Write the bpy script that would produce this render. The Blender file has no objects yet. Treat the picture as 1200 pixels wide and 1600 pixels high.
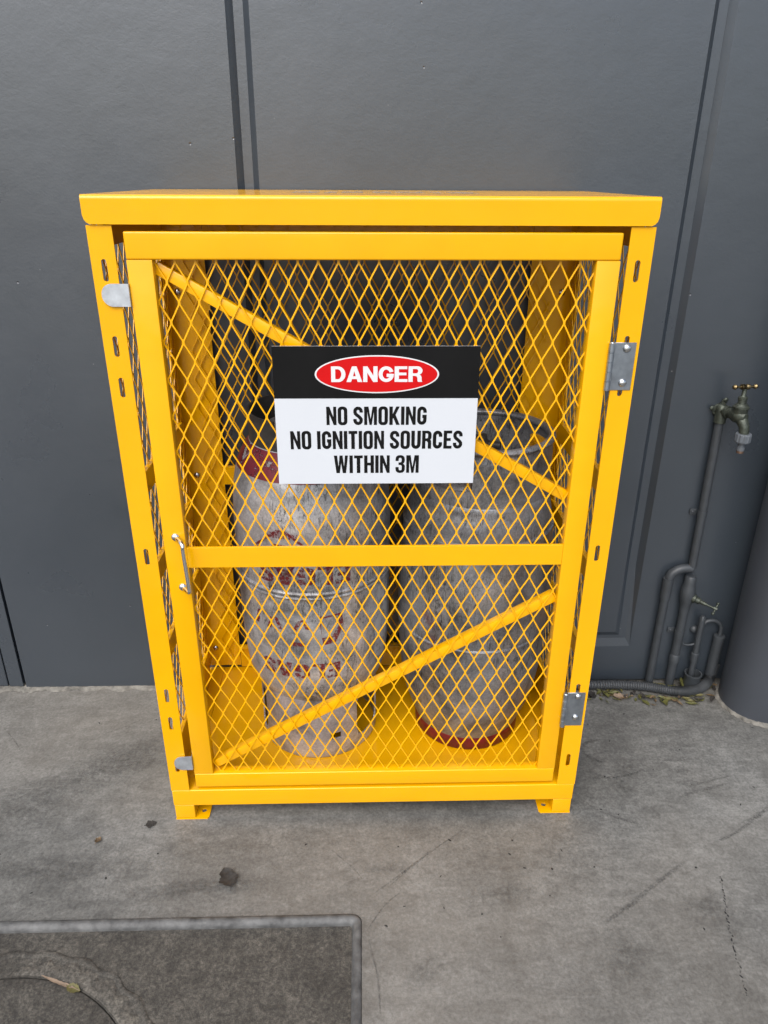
import bpy, bmesh, math, random
from mathutils import Vector, Matrix
from mathutils.geometry import tessellate_polygon
R = math.radians
random.seed(7)
scene = bpy.context.scene
COL = scene.collection

# ------------------------------------------------------------------ camera
cam_d = bpy.data.cameras.new('camera'); cam = bpy.data.objects.new('camera', cam_d); COL.objects.link(cam)
yaw, pitch, roll = 0.02874, 0.42743, 0.0052
fw = Vector((math.sin(yaw)*math.cos(pitch), math.cos(yaw)*math.cos(pitch), -math.sin(pitch)))
rt = Vector((math.cos(yaw), -math.sin(yaw), 0)); up = rt.cross(fw)
r2 = rt*math.cos(roll) + up*math.sin(roll); u2 = up*math.cos(roll) - rt*math.sin(roll)
cam.matrix_world = Matrix(((r2.x, u2.x, -fw.x, -0.0209), (r2.y, u2.y, -fw.y, -1.4806), (r2.z, u2.z, -fw.z, 1.581), (0, 0, 0, 1)))
cam_d.sensor_fit = 'AUTO'; cam_d.sensor_width = 36.0; cam_d.lens = 36.0*1154.1/1600
cam_d.clip_start = 0.02; cam_d.clip_end = 500
scene.camera = cam

# ------------------------------------------------------------------ light
SUN_EL, SUN_ROT = R(50), R(202)
world = bpy.data.worlds.new('World'); scene.world = world; world.use_nodes = True
wn = world.node_tree.nodes; wl = world.node_tree.links
bg = wn['Background']
sky = wn.new('ShaderNodeTexSky'); sky.sky_type = 'NISHITA'; sky.sun_disc = False
sky.sun_elevation = SUN_EL; sky.sun_rotation = SUN_ROT; sky.dust_density = 3.0
hs = wn.new('ShaderNodeHueSaturation'); hs.inputs['Saturation'].default_value = 0.8
wl.new(sky.outputs[0], hs.inputs['Color']); wl.new(hs.outputs[0], bg.inputs[0]); bg.inputs[1].default_value = 0.085
sun_d = bpy.data.lights.new('sun', 'SUN'); sun_d.energy = 1.1; sun_d.angle = R(60); sun_d.color = (1, .99, .98)
sun = bpy.data.objects.new('sun', sun_d); COL.objects.link(sun); sun.location = (-2, -4, 6)
sd = Vector((math.sin(SUN_ROT)*math.cos(SUN_EL), math.cos(SUN_ROT)*math.cos(SUN_EL), math.sin(SUN_EL)))
sun.rotation_euler = sd.to_track_quat('Z', 'Y').to_euler()
scene.view_settings.view_transform = 'Standard'; scene.view_settings.look = 'None'
scene.view_settings.exposure = 1.55; scene.view_settings.gamma = 1.0

# ------------------------------------------------------------------ materials
def new_mat(name):
    m = bpy.data.materials.new(name); m.use_nodes = True
    return m, m.node_tree.nodes, m.node_tree.links, m.node_tree.nodes['Principled BSDF']
def tex_co(n, l, scale=(1, 1, 1), rot=(0, 0, 0)):
    tc = n.new('ShaderNodeNewGeometry'); mp = n.new('ShaderNodeMapping')
    mp.inputs['Scale'].default_value = scale; mp.inputs['Rotation'].default_value = rot
    l.new(tc.outputs['Position'], mp.inputs['Vector']); return mp.outputs[0]
def noise(n, l, vec, scale, detail=4, rough=.55, dist=0):
    t = n.new('ShaderNodeTexNoise'); t.inputs['Scale'].default_value = scale; t.inputs['Detail'].default_value = detail
    t.inputs['Roughness'].default_value = rough; t.inputs['Distortion'].default_value = dist
    if vec: l.new(vec, t.inputs['Vector'])
    return t.outputs['Fac']
def ramp(n, l, fac, stops):
    r = n.new('ShaderNodeValToRGB'); e = r.color_ramp.elements
    while len(e) < len(stops): e.new(.5)
    for k, (p, c) in enumerate(stops):
        e[k].position = p; e[k].color = (c, c, c, 1) if isinstance(c, (int, float)) else (*c, 1)
    l.new(fac, r.inputs[0]); return r.outputs[0]
def mix(n, l, fac, a, b, mode='MIX'):
    m = n.new('ShaderNodeMix'); m.data_type = 'RGBA'; m.blend_type = mode
    for s, v in ((0, fac), (6, a), (7, b)):
        if isinstance(v, (int, float)): m.inputs[s].default_value = v
        elif isinstance(v, tuple): m.inputs[s].default_value = (*v, 1)
        else: l.new(v, m.inputs[s])
    return m.outputs[2]
def bump(n, l, h, strength, dist, bsdf, prev=None):
    b = n.new('ShaderNodeBump'); b.inputs['Strength'].default_value = strength; b.inputs['Distance'].default_value = dist
    l.new(h, b.inputs['Height'])
    if prev: l.new(prev, b.inputs['Normal'])
    l.new(b.outputs[0], bsdf.inputs['Normal']); return b.outputs[0]
def simple(name, col, rough=.5, metal=0, var=.12, scale=30, bmp=0, spec=.5):
    m, n, l, b = new_mat(name)
    v = tex_co(n, l); f = noise(n, l, v, scale, 5)
    lo = tuple(c*(1-var) for c in col); hi = tuple(min(1, c*(1+var)) for c in col)
    l.new(ramp(n, l, f, [(.3, lo), (.7, hi)]), b.inputs['Base Color'])
    b.inputs['Roughness'].default_value = rough; b.inputs['Metallic'].default_value = metal
    b.inputs['Specular IOR Level'].default_value = spec
    if bmp: bump(n, l, noise(n, l, v, scale*4, 3), bmp, .002, b)
    return m

def mat_yellow():
    m, n, l, b = new_mat('yellow_enamel'); v = tex_co(n, l)
    f = noise(n, l, v, 7, 5)
    c = ramp(n, l, f, [(.3, (.67, .325, .001)), (.7, (.71, .348, .001))])
    sp = noise(n, l, v, 160, 2)
    c = mix(n, l, ramp(n, l, sp, [(.78, 0), (.80, .5)]), c, (.5, .26, .01))
    l.new(c, b.inputs['Base Color'])
    l.new(ramp(n, l, noise(n, l, v, 12, 4), [(.3, .11), (.7, .18)]), b.inputs['Roughness'])
    b.inputs['Specular IOR Level'].default_value = .42
    n1 = bump(n, l, noise(n, l, v, 220, 2), .05, .001, b)
    bump(n, l, noise(n, l, v, 9, 2), .12, .012, b, n1)
    return m
def mat_wall():
    m, n, l, b = new_mat('grey_wall_paint'); v = tex_co(n, l)
    f = noise(n, l, v, 1.3, 6, .6)
    c = ramp(n, l, f, [(.25, (.025, .032, .040)), (.75, (.033, .041, .051))])
    # scuffs and scrapes
    vs = tex_co(n, l, (3, 1, 9), (0, .5, 0))
    sc = ramp(n, l, noise(n, l, vs, 5, 8, .7), [(.70, 0), (.78, .3)])
    c = mix(n, l, sc, c, (.115, .12, .125))
    vo = n.new('ShaderNodeTexVoronoi'); vo.inputs['Scale'].default_value = 17; l.new(v, vo.inputs['Vector'])
    spk = ramp(n, l, vo.outputs['Distance'], [(.018, 1), (.032, 0)])
    gate = ramp(n, l, noise(n, l, v, 6, 2), [(.56, 0), (.60, .75)])
    c = mix(n, l, mix(n, l, 1.0, spk, gate, 'MULTIPLY'), c, (.30, .31, .31))
    vo2 = n.new('ShaderNodeTexVoronoi'); vo2.inputs['Scale'].default_value = 9; l.new(v, vo2.inputs['Vector'])
    pk = ramp(n, l, vo2.outputs['Distance'], [(.012, 1), (.03, 0)])
    c = mix(n, l, mix(n, l, .8, pk, (.7, .7, .7), 'MULTIPLY'), c, (.03, .03, .033))
    l.new(c, b.inputs['Base Color'])
    l.new(ramp(n, l, noise(n, l, v, 4, 5), [(.3, .26), (.7, .36)]), b.inputs['Roughness'])
    b.inputs['Specular IOR Level'].default_value = 1.0
    vb = tex_co(n, l, (1, 1, 1.4))
    n1 = bump(n, l, noise(n, l, vb, 95, 4, .65, .3),   .10, .003, b)
    n1 = bump(n, l, noise(n, l, v, 30, 4, .6), .05, .006, b, n1)
    n2 = bump(n, l, noise(n, l, v, 5, 3), .07, .03, b, n1)
    n2 = bump(n, l, pk, .5, -.004, b, n2)
    return m
def mat_concrete():
    m, n, l, b = new_mat('worn_concrete'); v = tex_co(n, l)
    big = noise(n, l, v, 1.6, 7, .62, .6)
    c = ramp(n, l, big, [(.28, (.094, .093, .085)), (.5, (.134, .132, .122)), (.74, (.170, .169, .158))])
    vs = tex_co(n, l, (1.2, 3.4, 1), (0, 0, .35))
    st = ramp(n, l, noise(n, l, vs, 6, 8, .68, 1.2), [(.36, .72), (.6, 1.0), (.75, 1.12)])
    c = mix(n, l, 1.0, c, st, 'MULTIPLY')
    fine = ramp(n, l, noise(n, l, v, 130, 6, .75), [(.28, .50), (.52, 1.0), (.76, 1.5)])
    c = mix(n, l, 1.0, c, fine, 'MULTIPLY')
    c = mix(n, l, 1.0, c, ramp(n, l, noise(n, l, v, 38, 7, .75, .8), [(.3, .66), (.5, 1.0), (.72, 1.28)]), 'MULTIPLY')
    c = mix(n, l, 1.0, c, ramp(n, l, noise(n, l, v, 4, 6, .65, .8), [(.3, .74), (.55, 1.05), (.75, 1.14)]), 'MULTIPLY')
    blot = ramp(n, l, noise(n, l, v, 11, 5, .6, .5), [(.60, 0), (.76, .6)])
    c = mix(n, l, blot, c, (.075, .073, .067))
    warm = ramp(n, l, noise(n, l, v, .9, 3), [(.45, 0), (.7, .35)])
    c = mix(n, l, warm, c, (.165, .142, .112))
    pit = n.new('ShaderNodeTexVoronoi'); pit.inputs['Scale'].default_value = 26; l.new(v, pit.inputs['Vector'])
    pk = ramp(n, l, pit.outputs['Distance'], [(.02, 1), (.05, 0)])
    gate = ramp(n, l, noise(n, l, v, 9, 2), [(.52, 0), (.57, .8)])
    c = mix(n, l, mix(n, l, 1.0, pk, gate, 'MULTIPLY'), c, (.03, .03, .028))
    l.new(c, b.inputs['Base Color'])
    l.new(ramp(n, l, big, [(.3, .55), (.7, .75)]), b.inputs['Roughness'])
    n1 = bump(n, l, noise(n, l, v, 60, 6, .7), .25, .004, b)
    bump(n, l, noise(n, l, v, 5, 4), .2, .02, b, n1)
    return m
def mat_slab(name='dark_rough_concrete', k=1.0):
    m, n, l, b = new_mat(name); v = tex_co(n, l)
    big = noise(n, l, v, 3, 7, .65, .5)
    c = ramp(n, l, big, [(.3, (.030*k, .027*k, .022*k)), (.7, (.070*k, .064*k, .053*k))])
    fine = ramp(n, l, noise(n, l, v, 150, 5, .8), [(.34, .42), (.50, 1.0), (.68, 2.0)])
    c = mix(n, l, 1.0, c, fine, 'MULTIPLY')
    c = mix(n, l, 1.0, c, ramp(n, l, noise(n, l, v, 26, 7, .75, 1), [(.32, .5), (.5, 1.0), (.7, 1.6)]), 'MULTIPLY')
    l.new(c, b.inputs['Base Color']); b.inputs['Roughness'].default_value = .85
    n1 = bump(n, l, noise(n, l, v, 110, 5, .75), .6, .004, b)
    bump(n, l, noise(n, l, v, 14, 4), .3, .01, b, n1)
    return m
def mat_alu(name, col, dark, dirt=.6, light=.6):
    m, n, l, b = new_mat(name); v = tex_co(n, l)
    f = noise(n, l, v, 8, 7, .68, .6)
    c = ramp(n, l, f, [(.32, tuple(x*.36 for x in col)), (.50, col), (.68, tuple(min(1, x*1.6) for x in col))])
    c = mix(n, l, 1.0, c, ramp(n, l, noise(n, l, v, 170, 5, .8), [(.25, .55), (.5, 1.0), (.78, 1.5)]), 'MULTIPLY')
    zone = ramp(n, l, noise(n, l, v, 5, 3, .6), [(.40, .10), (.55, 1)])
    for rot, sc, th in (((.5, .25, 0), (2.6, 2.6, .55), .525), ((-.4, -.5, .2), (2.6, 2.6, .5), .545)):
        vs = tex_co(n, l, sc, rot)
        k = ramp(n, l, noise(n, l, vs, 30, 9, .85, 2.2), [(th, 0), (th+.05, dirt)])
        c = mix(n, l, mix(n, l, 1.0, k, zone, 'MULTIPLY'), c, dark)
    v3 = tex_co(n, l, (1.6, 1.6, 5), (.2, .6, .1))
    s2 = ramp(n, l, noise(n, l, v3, 26, 9, .85, 2.5), [(.58, 0), (.63, light)])
    c = mix(n, l, s2, c, tuple(min(1, x*1.9) for x in col))
    l.new(c, b.inputs['Base Color']); b.inputs['Metallic'].default_value = .5
    l.new(ramp(n, l, f, [(.3, .46), (.7, .32)]), b.inputs['Roughness'])
    n1 = bump(n, l, noise(n, l, v3, 50, 6, .7), .2, .002, b)
    bump(n, l, noise(n, l, v, 8, 3), .15, .02, b, n1)
    return m
def mat_decal(name, col, lo, hi, scale, rough=.6, stretch=(1, 1, 1), rot=(0, 0, 0), top=1):
    m, n, l, b = new_mat(name); v = tex_co(n, l, stretch, rot)
    f = ramp(n, l, noise(n, l, v, scale, 6, .7), [(lo, 0), (hi, top)])
    b.inputs['Base Color'].default_value = (*col, 1); b.inputs['Roughness'].default_value = rough
    l.new(f, b.inputs['Alpha']); return m

def mat_floor_decal(name, col, lo, hi, scale, top):
    m, n, l, b = new_mat(name); v = tex_co(n, l)
    f = ramp(n, l, noise(n, l, v, scale, 7, .75, .6), [(lo, 0), (hi, top)])
    at = n.new('ShaderNodeAttribute'); at.attribute_name = 'fade'
    g = n.new('ShaderNodeMath'); g.operation = 'MULTIPLY'; l.new(f, g.inputs[0]); l.new(at.outputs['Fac'], g.inputs[1])
    b.inputs['Base Color'].default_value = (*col, 1); b.inputs['Roughness'].default_value = .75
    l.new(g.outputs[0], b.inputs['Alpha']); return m
YEL = mat_yellow(); WALL = mat_wall(); CONC = mat_concrete(); SLAB = mat_slab(); SLAB2 = mat_slab('pale_rough_concrete', 1.55)
ZINC = simple('zinc_plate', (.30, .33, .36), .36, .9, .2, 40, .1)
ZINC2 = simple('bright_zinc_plate', (.50, .53, .56), .42, .75, .2, 40, .1)
CHROME = simple('chrome', (.75, .75, .74), .10, 1, .03, 20)
STEEL = simple('bright_steel', (.55, .55, .54), .2, 1, .08, 60)
RIM = simple('weathered_steel_rim', (.074, .074, .072), .6, .05, .55, 34, .6)
MORTAR = simple('pale_mortar', (.135, .128, .112), .9, 0, .5, 40, .8)
SEAL = simple('dark_sealant', (.022, .023, .025), .6, 0, .2, 30)
PIPE = simple('painted_pipe', (.038, .043, .048), .42, 0, .14, 24, .15, .4)
COLM = simple('painted_column', (.040, .045, .054), .40, 0, .08, 6, .08)
HOSE = simple('grey_conduit', (.042, .046, .050), .5, 0, .15, 40)
VERDI = simple('patinated_brass', (.052, .060, .047), .45, .55, .45, 55, .5)
BRASS = simple('polished_brass', (.19, .145, .075), .34, 1, .2, 50)
COPPER = simple('copper_tip', (.15, .09, .06), .45, .6, .25, 50)
NUT = simple('grey_plastic', (.085, .096, .108), .5, 0, .15, 80)
WHITE = simple('white_sign_face', (.50, .52, .545), .35, 0, .012, 6)
BLACK = simple('black_print', (.005, .005, .005), .55, 0, .2, 10, 0, .12)
RED = simple('red_print', (.46, .003, .004), .4, 0, .05, 8, 0, .2)
WPRINT = simple('white_print', (.58, .58, .58), .35, 0, .02, 8)
LID_MARK = mat_decal('faded_white_print', (.30, .30, .28), .45, .6, 60, .4)
ALU_L = mat_alu('scuffed_silver', (.40, .40, .405), (.014, .014, .013), .95)
ALU_R = mat_alu('scuffed_dull_steel', (.225, .227, .232), (.018, .018, .017), .9)
SKIRT = mat_alu('pale_grey_skirt', (.38, .37, .38), (.07, .066, .062), .35, .25)
RINGRED = simple('chipped_red_paint', (.12, .005, .009), .45, 0, .35, 45, .3)
SHRED = mat_decal('worn_red_paint', (.115, .005, .012), .38, .46, 22, .5)
INKRED = mat_decal('worn_red_stencil', (.135, .008, .013), .40, .52, 110, .55, top=.85)
INKBLK = mat_decal('worn_black_stencil', (.02, .02, .02), .42, .52, 85, .55)
INKWHT = mat_decal('peeling_white_label', (.36, .36, .355), .36, .44, 45, .5)
DARKIN = simple('dark_valve', (.05, .048, .045), .5, .4, .3, 40)
TYRE = mat_floor_decal('rubber_scuff', (.022, .0215, .02), .40, .68, 170, .5)
STAIN = mat_floor_decal('dark_floor_stain', (.030, .028, .025), .36, .72, 60, .5)
CRACKM = mat_floor_decal('crack_grit', (.010, .0095, .009), .30, .40, 60, 1)
LEAFS = [simple('leaf_olive', (.075, .075, .018), .6, 0, .4, 90), simple('leaf_brown', (.10, .065, .032), .7, 0, .4, 90),
         simple('leaf_tan', (.20, .145, .10), .7, 0, .3, 90), simple('leaf_black', (.022, .019, .016), .8, 0, .5, 90),
         simple('leaf_yellow', (.10, .09, .028), .6, 0, .3, 90)]

# ------------------------------------------------------------------ mesh helpers
def obj(name, bm, mat, parent=None, smooth=None, label=None):
    me = bpy.data.meshes.new(name)
    bmesh.ops.recalc_face_normals(bm, faces=bm.faces[:])
    bm.to_mesh(me); bm.free()
    if mat: me.materials.append(mat)
    if smooth is not None:
        me.polygons.foreach_set('use_smooth', [True]*len(me.polygons))
        me.set_sharp_from_angle(angle=R(smooth))
    o = bpy.data.objects.new(name, me); COL.objects.link(o)
    if parent: o.parent = parent
    if label: o['label'] = label
    return o
def thing(name, label, cat, group=None, loc=(0, 0, 0)):
    o = bpy.data.objects.new(name, None); COL.objects.link(o); o.location = loc; o.empty_display_size = .1
    return tag(o, label, cat, group)
def tag(o, label, cat, group=None):
    o['label'] = label; o['category'] = cat
    if group: o['group'] = group
    return o
def box(bm, x0, x1, y0, y1, z0, z1, bev=.0015, seg=2):
    t = bmesh.new(); bmesh.ops.create_cube(t, size=1)
    for v in t.verts:
        v.co = Vector((x0+(v.co.x+.5)*(x1-x0), y0+(v.co.y+.5)*(y1-y0), z0+(v.co.z+.5)*(z1-z0)))
    if bev: bmesh.ops.bevel(t, geom=t.edges[:], offset=bev, segments=seg, affect='EDGES', profile=.6)
    join(bm, t)
def join(bm, t, M=None):
    mp = {}
    for v in t.verts: mp[v] = bm.verts.new(M @ v.co if M else v.co)
    for f in t.faces:
        try: bm.faces.new([mp[v] for v in f.verts])
        except ValueError: pass
    t.free()
def prism(bm, loops, M, th):
    """extruded flat outline with holes; loops in local xy, extruded along -local z by th"""
    tl = [[Vector((p[0], p[1], 0)) for p in lp] for lp in loops]
    tris = tessellate_polygon(tl); flat = [p for lp in tl for p in lp]
    a = [bm.verts.new(M @ p) for p in flat]
    if th:
        c = [bm.verts.new(M @ (p - Vector((0, 0, th)))) for p in flat]
    for t in tris:
        try:
            bm.faces.new([a[i] for i in t])
            if th: bm.faces.new([c[i] for i in reversed(t)])
        except ValueError: pass
    if th:
        k = 0
        for lp in tl:
            m = len(lp)
            for i in range(m): bm.faces.new((a[k+i], a[k+(i+1) % m], c[k+(i+1) % m], c[k+i]))
            k += m
FRONT = lambda y: Matrix(((1, 0, 0, 0), (0, 0, -1, y), (0, 1, 0, 0), (0, 0, 0, 1)))   # local x,y -> world x,z, facing -Y
FLAT = lambda z: Matrix(((1, 0, 0, 0), (0, 1, 0, 0), (0, 0, 1, z), (0, 0, 0, 1)))
def rr(x0, y0, x1, y1, r, n=6):
    out = []
    for cx, cy, a0 in ((x1-r, y1-r, 0), (x0+r, y1-r, 90), (x0+r, y0+r, 180), (x1-r, y0+r, 270)):
        for i in range(n+1):
            a = R(a0+90*i/n); out.append((cx+r*math.cos(a), cy+r*math.sin(a)))
    return out
def ell(cx, cy, rx, ry, n=64): return [(cx+rx*math.cos(2*math.pi*i/n), cy+ry*math.sin(2*math.pi*i/n)) for i in range(n)]
def lathe(bm, prof, c=(0, 0, 0), n=64, cap0=True, cap1=True, axis=None):
    Q = Matrix.Translation(Vector(c)) @ (Vector(axis).to_track_quat('Z', 'Y').to_matrix().to_4x4() if axis else Matrix())
    rings = []
    for r, z in prof:
        rings.append([bm.verts.new(Q @ Vector((r*math.cos(2*math.pi*i/n), r*math.sin(2*math.pi*i/n), z))) for i in range(n)])
    for a, b in zip(rings, rings[1:]):
        for i in range(n): bm.faces.new((a[i], a[(i+1) % n], b[(i+1) % n], b[i]))
    if cap0: bm.faces.new(rings[0][::-1])
    if cap1: bm.faces.new(rings[-1])
def smooth_path(pts, sub=6):
    P = [Vector(p) for p in pts]; out = []
    for i in range(len(P)-1):
        p0 = P[max(0, i-1)]; p1 = P[i]; p2 = P[i+1]; p3 = P[min(len(P)-1, i+2)]
        for k in range(sub):
            t = k/sub
            out.append(.5*((2*p1)+(p2-p0)*t+(2*p0-5*p1+4*p2-p3)*t*t+(3*p1-p0-3*p2+p3)*t**3))
    return out+[P[-1]]
def tube(bm, pts, rad, n=14, caps=True):
    P = [Vector(p) for p in pts]; rings = []; up_ = None
    for i, p in enumerate(P):
        d = (P[min(i+1, len(P)-1)]-P[max(i-1, 0)]).normalized()
        if up_ is None: up_ = d.orthogonal().normalized()
        up_ = (up_-d*up_.dot(d)).normalized(); s = d.cross(up_)
        r = rad(i/(len(P)-1), i) if callable(rad) else rad
        rings.append([bm.verts.new(p+(up_*math.cos(2*math.pi*k/n)+s*math.sin(2*math.pi*k/n))*r) for k in range(n)])
    for a, b in zip(rings, rings[1:]):
        for k in range(n): bm.faces.new((a[k], a[(k+1) % n], b[(k+1) % n], b[k]))
    if caps: bm.faces.new(rings[0][::-1]); bm.faces.new(rings[-1])
def bar(bm, a, b, w, t, nrm, bev=.002):
    """square bar from a to b, w across, t deep along nrm"""
    a, b, nrm = Vector(a), Vector(b), Vector(nrm); d = (b-a); L = d.length; d.normalize(); s = d.cross(nrm).normalized()
    t_ = bmesh.new(); box(t_, 0, L, -w/2, w/2, -t/2, t/2, bev)
    M = Matrix(((d.x, s.x, nrm.x, a.x), (d.y, s.y, nrm.y, a.y), (d.z, s.z, nrm.z, a.z), (0, 0, 0, 1)))
    join(bm, t_, M)
def dome(bm, c, r, h, nrm=(0, -1, 0)):
    lathe(bm, [(r*1.02, 0)]+[(r*math.cos(R(a)), h*math.sin(R(a))) for a in (0, 15, 30, 45, 60, 75, 86)], c, 20, True, True, nrm)

# ------------------------------------------------------------------ glyphs (unit cap height)
def offset_stroke(path, w):
    P = [Vector((x, y)) for x, y in path]; L, Rr = [], []
    for i, p in enumerate(P):
        a = (p-P[i-1]).normalized() if i else (P[1]-p).normalized()
        b = (P[i+1]-p).normalized() if i < len(P)-1 else a
        na, nb = Vector((-a.y, a.x)), Vector((-b.y, b.x)); m = (na+nb).normalized(); k = min(2.0, 1/max(.3, m.dot(na)))
        L.append(tuple(p+m*w/2*k)); Rr.append(tuple(p-m*w/2*k))
    return L+Rr[::-1]
def arc(cx, cy, rx, ry, a0, a1, n=8): return [(cx+rx*math.cos(R(a0+(a1-a0)*i/n)), cy+ry*math.sin(R(a0+(a1-a0)*i/n))) for i in range(n+1)]
def cpath(w, s): # C centre line
    h = s/2
    return [(w-h, .66)]+arc(w/2, 1-h-.17+.0, w/2-h, .17, 0, 180)+arc(w/2, h+.17, w/2-h, .17, 180, 360)
SW = .185
GL = {
 'O': ([rr(0, -.01, .5, 1.01, .21), rr(.18, .15, .32, .85, .068)[::-1]], .50),
 'N': ([[(0, 0), (0, 1), (.165, 1), (.36, .44), (.36, 1), (.52, 1), (.52, 0), (.37, 0), (.16, .58), (.16, 0)]], .52),
 'I': ([[(0, 0), (0, 1), (.18, 1), (.18, 0)]], .18),
 'T': ([[(.135, 0), (.135, .84), (0, .84), (0, 1), (.46, 1), (.46, .84), (.325, .84), (.325, 0)]], .46),
 'H': ([[(0, 0), (0, 1), (.18, 1), (.18, .59), (.34, .59), (.34, 1), (.52, 1), (.52, 0), (.34, 0), (.34, .43), (.18, .43), (.18, 0)]], .52),
 'E': ([[(0, 0), (0, 1), (.44, 1), (.44, .84), (.18, .84), (.18, .59), (.38, .59), (.38, .43), (.18, .43), (.18, .16), (.44, .16), (.44, 0)]], .44),
 'M': ([[(0, 0), (0, 1), (.23, 1), (.335, .33), (.44, 1), (.67, 1), (.67, 0), (.505, 0), (.505, .72), (.395, 0), (.275, 0), (.16, .72), (.16, 0)]], .67),
 'W': ([[(0, 1), (.175, 1), (.235, .36), (.30, 1), (.46, 1), (.53, .36), (.585, 1), (.75, 1), (.63, 0), (.455, 0), (.38, .58), (.30, 0), (.12, 0)]], .75),
 'K': ([[(0, 0), (0, 1), (.18, 1), (.18, .60), (.36, 1), (.54, 1), (.325, .55), (.55, 0), (.365, 0), (.21, .38), (.18, .32), (.18, 0)]], .54),
 'R': ([[(0, 0), (0, 1), (.26, 1)]+arc(.28, .78, .22, .22, 80, 0, 5)+[(.5, .66)]+arc(.38, .64, .12, .14, -10, -60, 3)+[(.485, .42), (.49, .30), (.49, .06), (.51, 0), (.325, 0), (.31, .06), (.31, .34), (.25, .425), (.18, .425), (.18, 0)],
        [(.18, .85), (.18, .575), (.25, .575), (.305, .61), (.315, .68), (.315, .76), (.30, .825), (.25, .85)]], .50),
 'A': ([[(0, 0), (.15, 1), (.39, 1), (.54, 0), (.36, 0), (.335, .19), (.19, .19), (.165, 0)], [(.215, .33), (.31, .33), (.262, .74)]], .54),
 'L': ([[(0, 0), (0, 1), (.18, 1), (.18, .16), (.42, .16), (.42, 0)]], .42),
 'F': ([[(0, 0), (0, 1), (.42, 1), (.42, .84), (.18, .84), (.18, .57), (.37, .57), (.37, .41), (.18, .41), (.18, 0)]], .42),
 'B': ([[(0, 0), (0, 1), (.3, 1), (.46, .92), (.48, .78), (.47, .64), (.40, .53), (.49, .42), (.5, .28), (.47, .1), (.3, 0)], [(.18, .85), (.27, .85), (.31, .8), (.31, .66), (.26, .6), (.18, .6)], [(.18, .45), (.27, .45), (.32, .38), (.32, .22), (.27, .15), (.18, .15)]], .5),
 'C': ([offset_stroke(cpath(.50, SW)[:-1]+[(.50-SW/2, .25), (.50-SW/2, .36)], SW)], .50),
 'G': ([offset_stroke(cpath(.50, SW)[:-1]+[(.50-SW/2, .25), (.50-SW/2, .46), (.27, .46)], SW*.97)], .50),
 'U': ([offset_stroke([(SW/2, 1)]+arc(.25, .255, .25-SW/2, .17, 180, 360)+[(.5-SW/2, 1)], SW)], .50),
 'S': ([offset_stroke([(.405, .68)]+arc(.245, .75, .16, .165, 0, 180)+[(.085, .70), (.11, .62), (.18, .545), (.25, .49), (.345, .40), (.40, .32)]+arc(.245, .25, .16, .165, 0, -180)+[(.085, .33)], SW*.95)], .49),
 '3': ([[(0, .68), (0, .78), (.03, .92), (.12, .99), (.25, 1.01), (.39, .98), (.47, .90), (.49, .78), (.49, .68), (.46, .58), (.40, .525), (.47, .46), (.5, .38), (.5, .20), (.46, .08), (.38, .01), (.25, -.01), (.12, .01), (.03, .09), (0, .22), (0, .33), (.17, .33), (.17, .22), (.19, .16), (.25, .14), (.31, .16), (.33, .22), (.33, .36), (.31, .43), (.25, .45), (.16, .45), (.16, .59), (.25, .59), (.30, .62), (.32, .68), (.32, .78), (.30, .84), (.25, .86), (.19, .84), (.17, .78), (.17, .68)]], .50),
}
BS = .21
GB = {   # wide bold
 'D': ([[(0, 0), (0, 1), (.36, 1)]+arc(.36, .5, .37, .5, 80, -80, 14)+[(.36, 0)], [(BS, .18), (.34, .18)]+arc(.34, .5, .18, .32, -80, 80, 10)+[(.34, .82), (BS, .82)]], .73),
 'A': ([[(0, 0), (.29, 1), (.52, 1), (.81, 0), (.575, 0), (.525, .19), (.285, .19), (.235, 0)], [(.335, .365), (.475, .365), (.405, .70)]], .81),
 'N': ([[(0, 0), (0, 1), (.22, 1), (.52, .40), (.52, 1), (.73, 1), (.73, 0), (.51, 0), (.21, .60), (.21, 0)]], .73),
 'G': ([offset_stroke([(.66, .64)]+arc(.40, .5, .29, .40, 35, 180, 12)+arc(.40, .5, .29, .40, 190, 330, 12)+[(.675, .42), (.42, .43)], .205)], .78),
 'E': ([[(0, 0), (0, 1), (.64, 1), (.64, .82), (.22, .82), (.22, .60), (.60, .60), (.60, .43), (.22, .43), (.22, .18), (.66, .18), (.66, 0)]], .66),
 'R': ([[(0, 0), (0, 1), (.46, 1)]+arc(.46, .72, .25, .28, 80, -40, 8)+[(.57, .47), (.64, .41), (.67, .30), (.68, .08), (.72, 0), (.49, 0), (.465, .08), (.46, .26), (.42, .36), (.34, .385), (.22, .385), (.22, 0)], [(.22, .83), (.22, .55), (.40, .55), (.46, .58), (.49, .64), (.49, .74), (.46, .80), (.40, .83)]], .72),
}
def text_loops(s, table, gap, space=.26):
    x = 0; out = []
    for ch in s:
        if ch == ' ': x += space; continue
        loops, w = table[ch]; out.append([[(px+x, py) for px, py in lp] for lp in loops]); x += w+gap
    return out, x-gap
def text_fit(bm, s, table, x0, x1, z0, z1, M, th, gap=.07, space=.24):
    g, w = text_loops(s, table, gap, space); sx = (x1-x0)/w; sz = z1-z0
    for loops in g: prism(bm, [[(x0+px*sx, z0+py*sz) for px, py in lp] for lp in loops], M, th)

# ------------------------------------------------------------------ SETTING: ground, wall, column
PX0, PX1, PY0, PY1 = -1.55, -.034, -1.25, -.291      # recess of the inspection cover
bm = bmesh.new()
prism(bm, [[(-40, -60), (40, -60), (40, 20), (-40, 20)], rr(PX0, PY0, PX1, PY1, .02)[::-1]], FLAT(0), .04)
ground = obj('ground', bm, CONC); ground['kind'] = 'structure'

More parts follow.
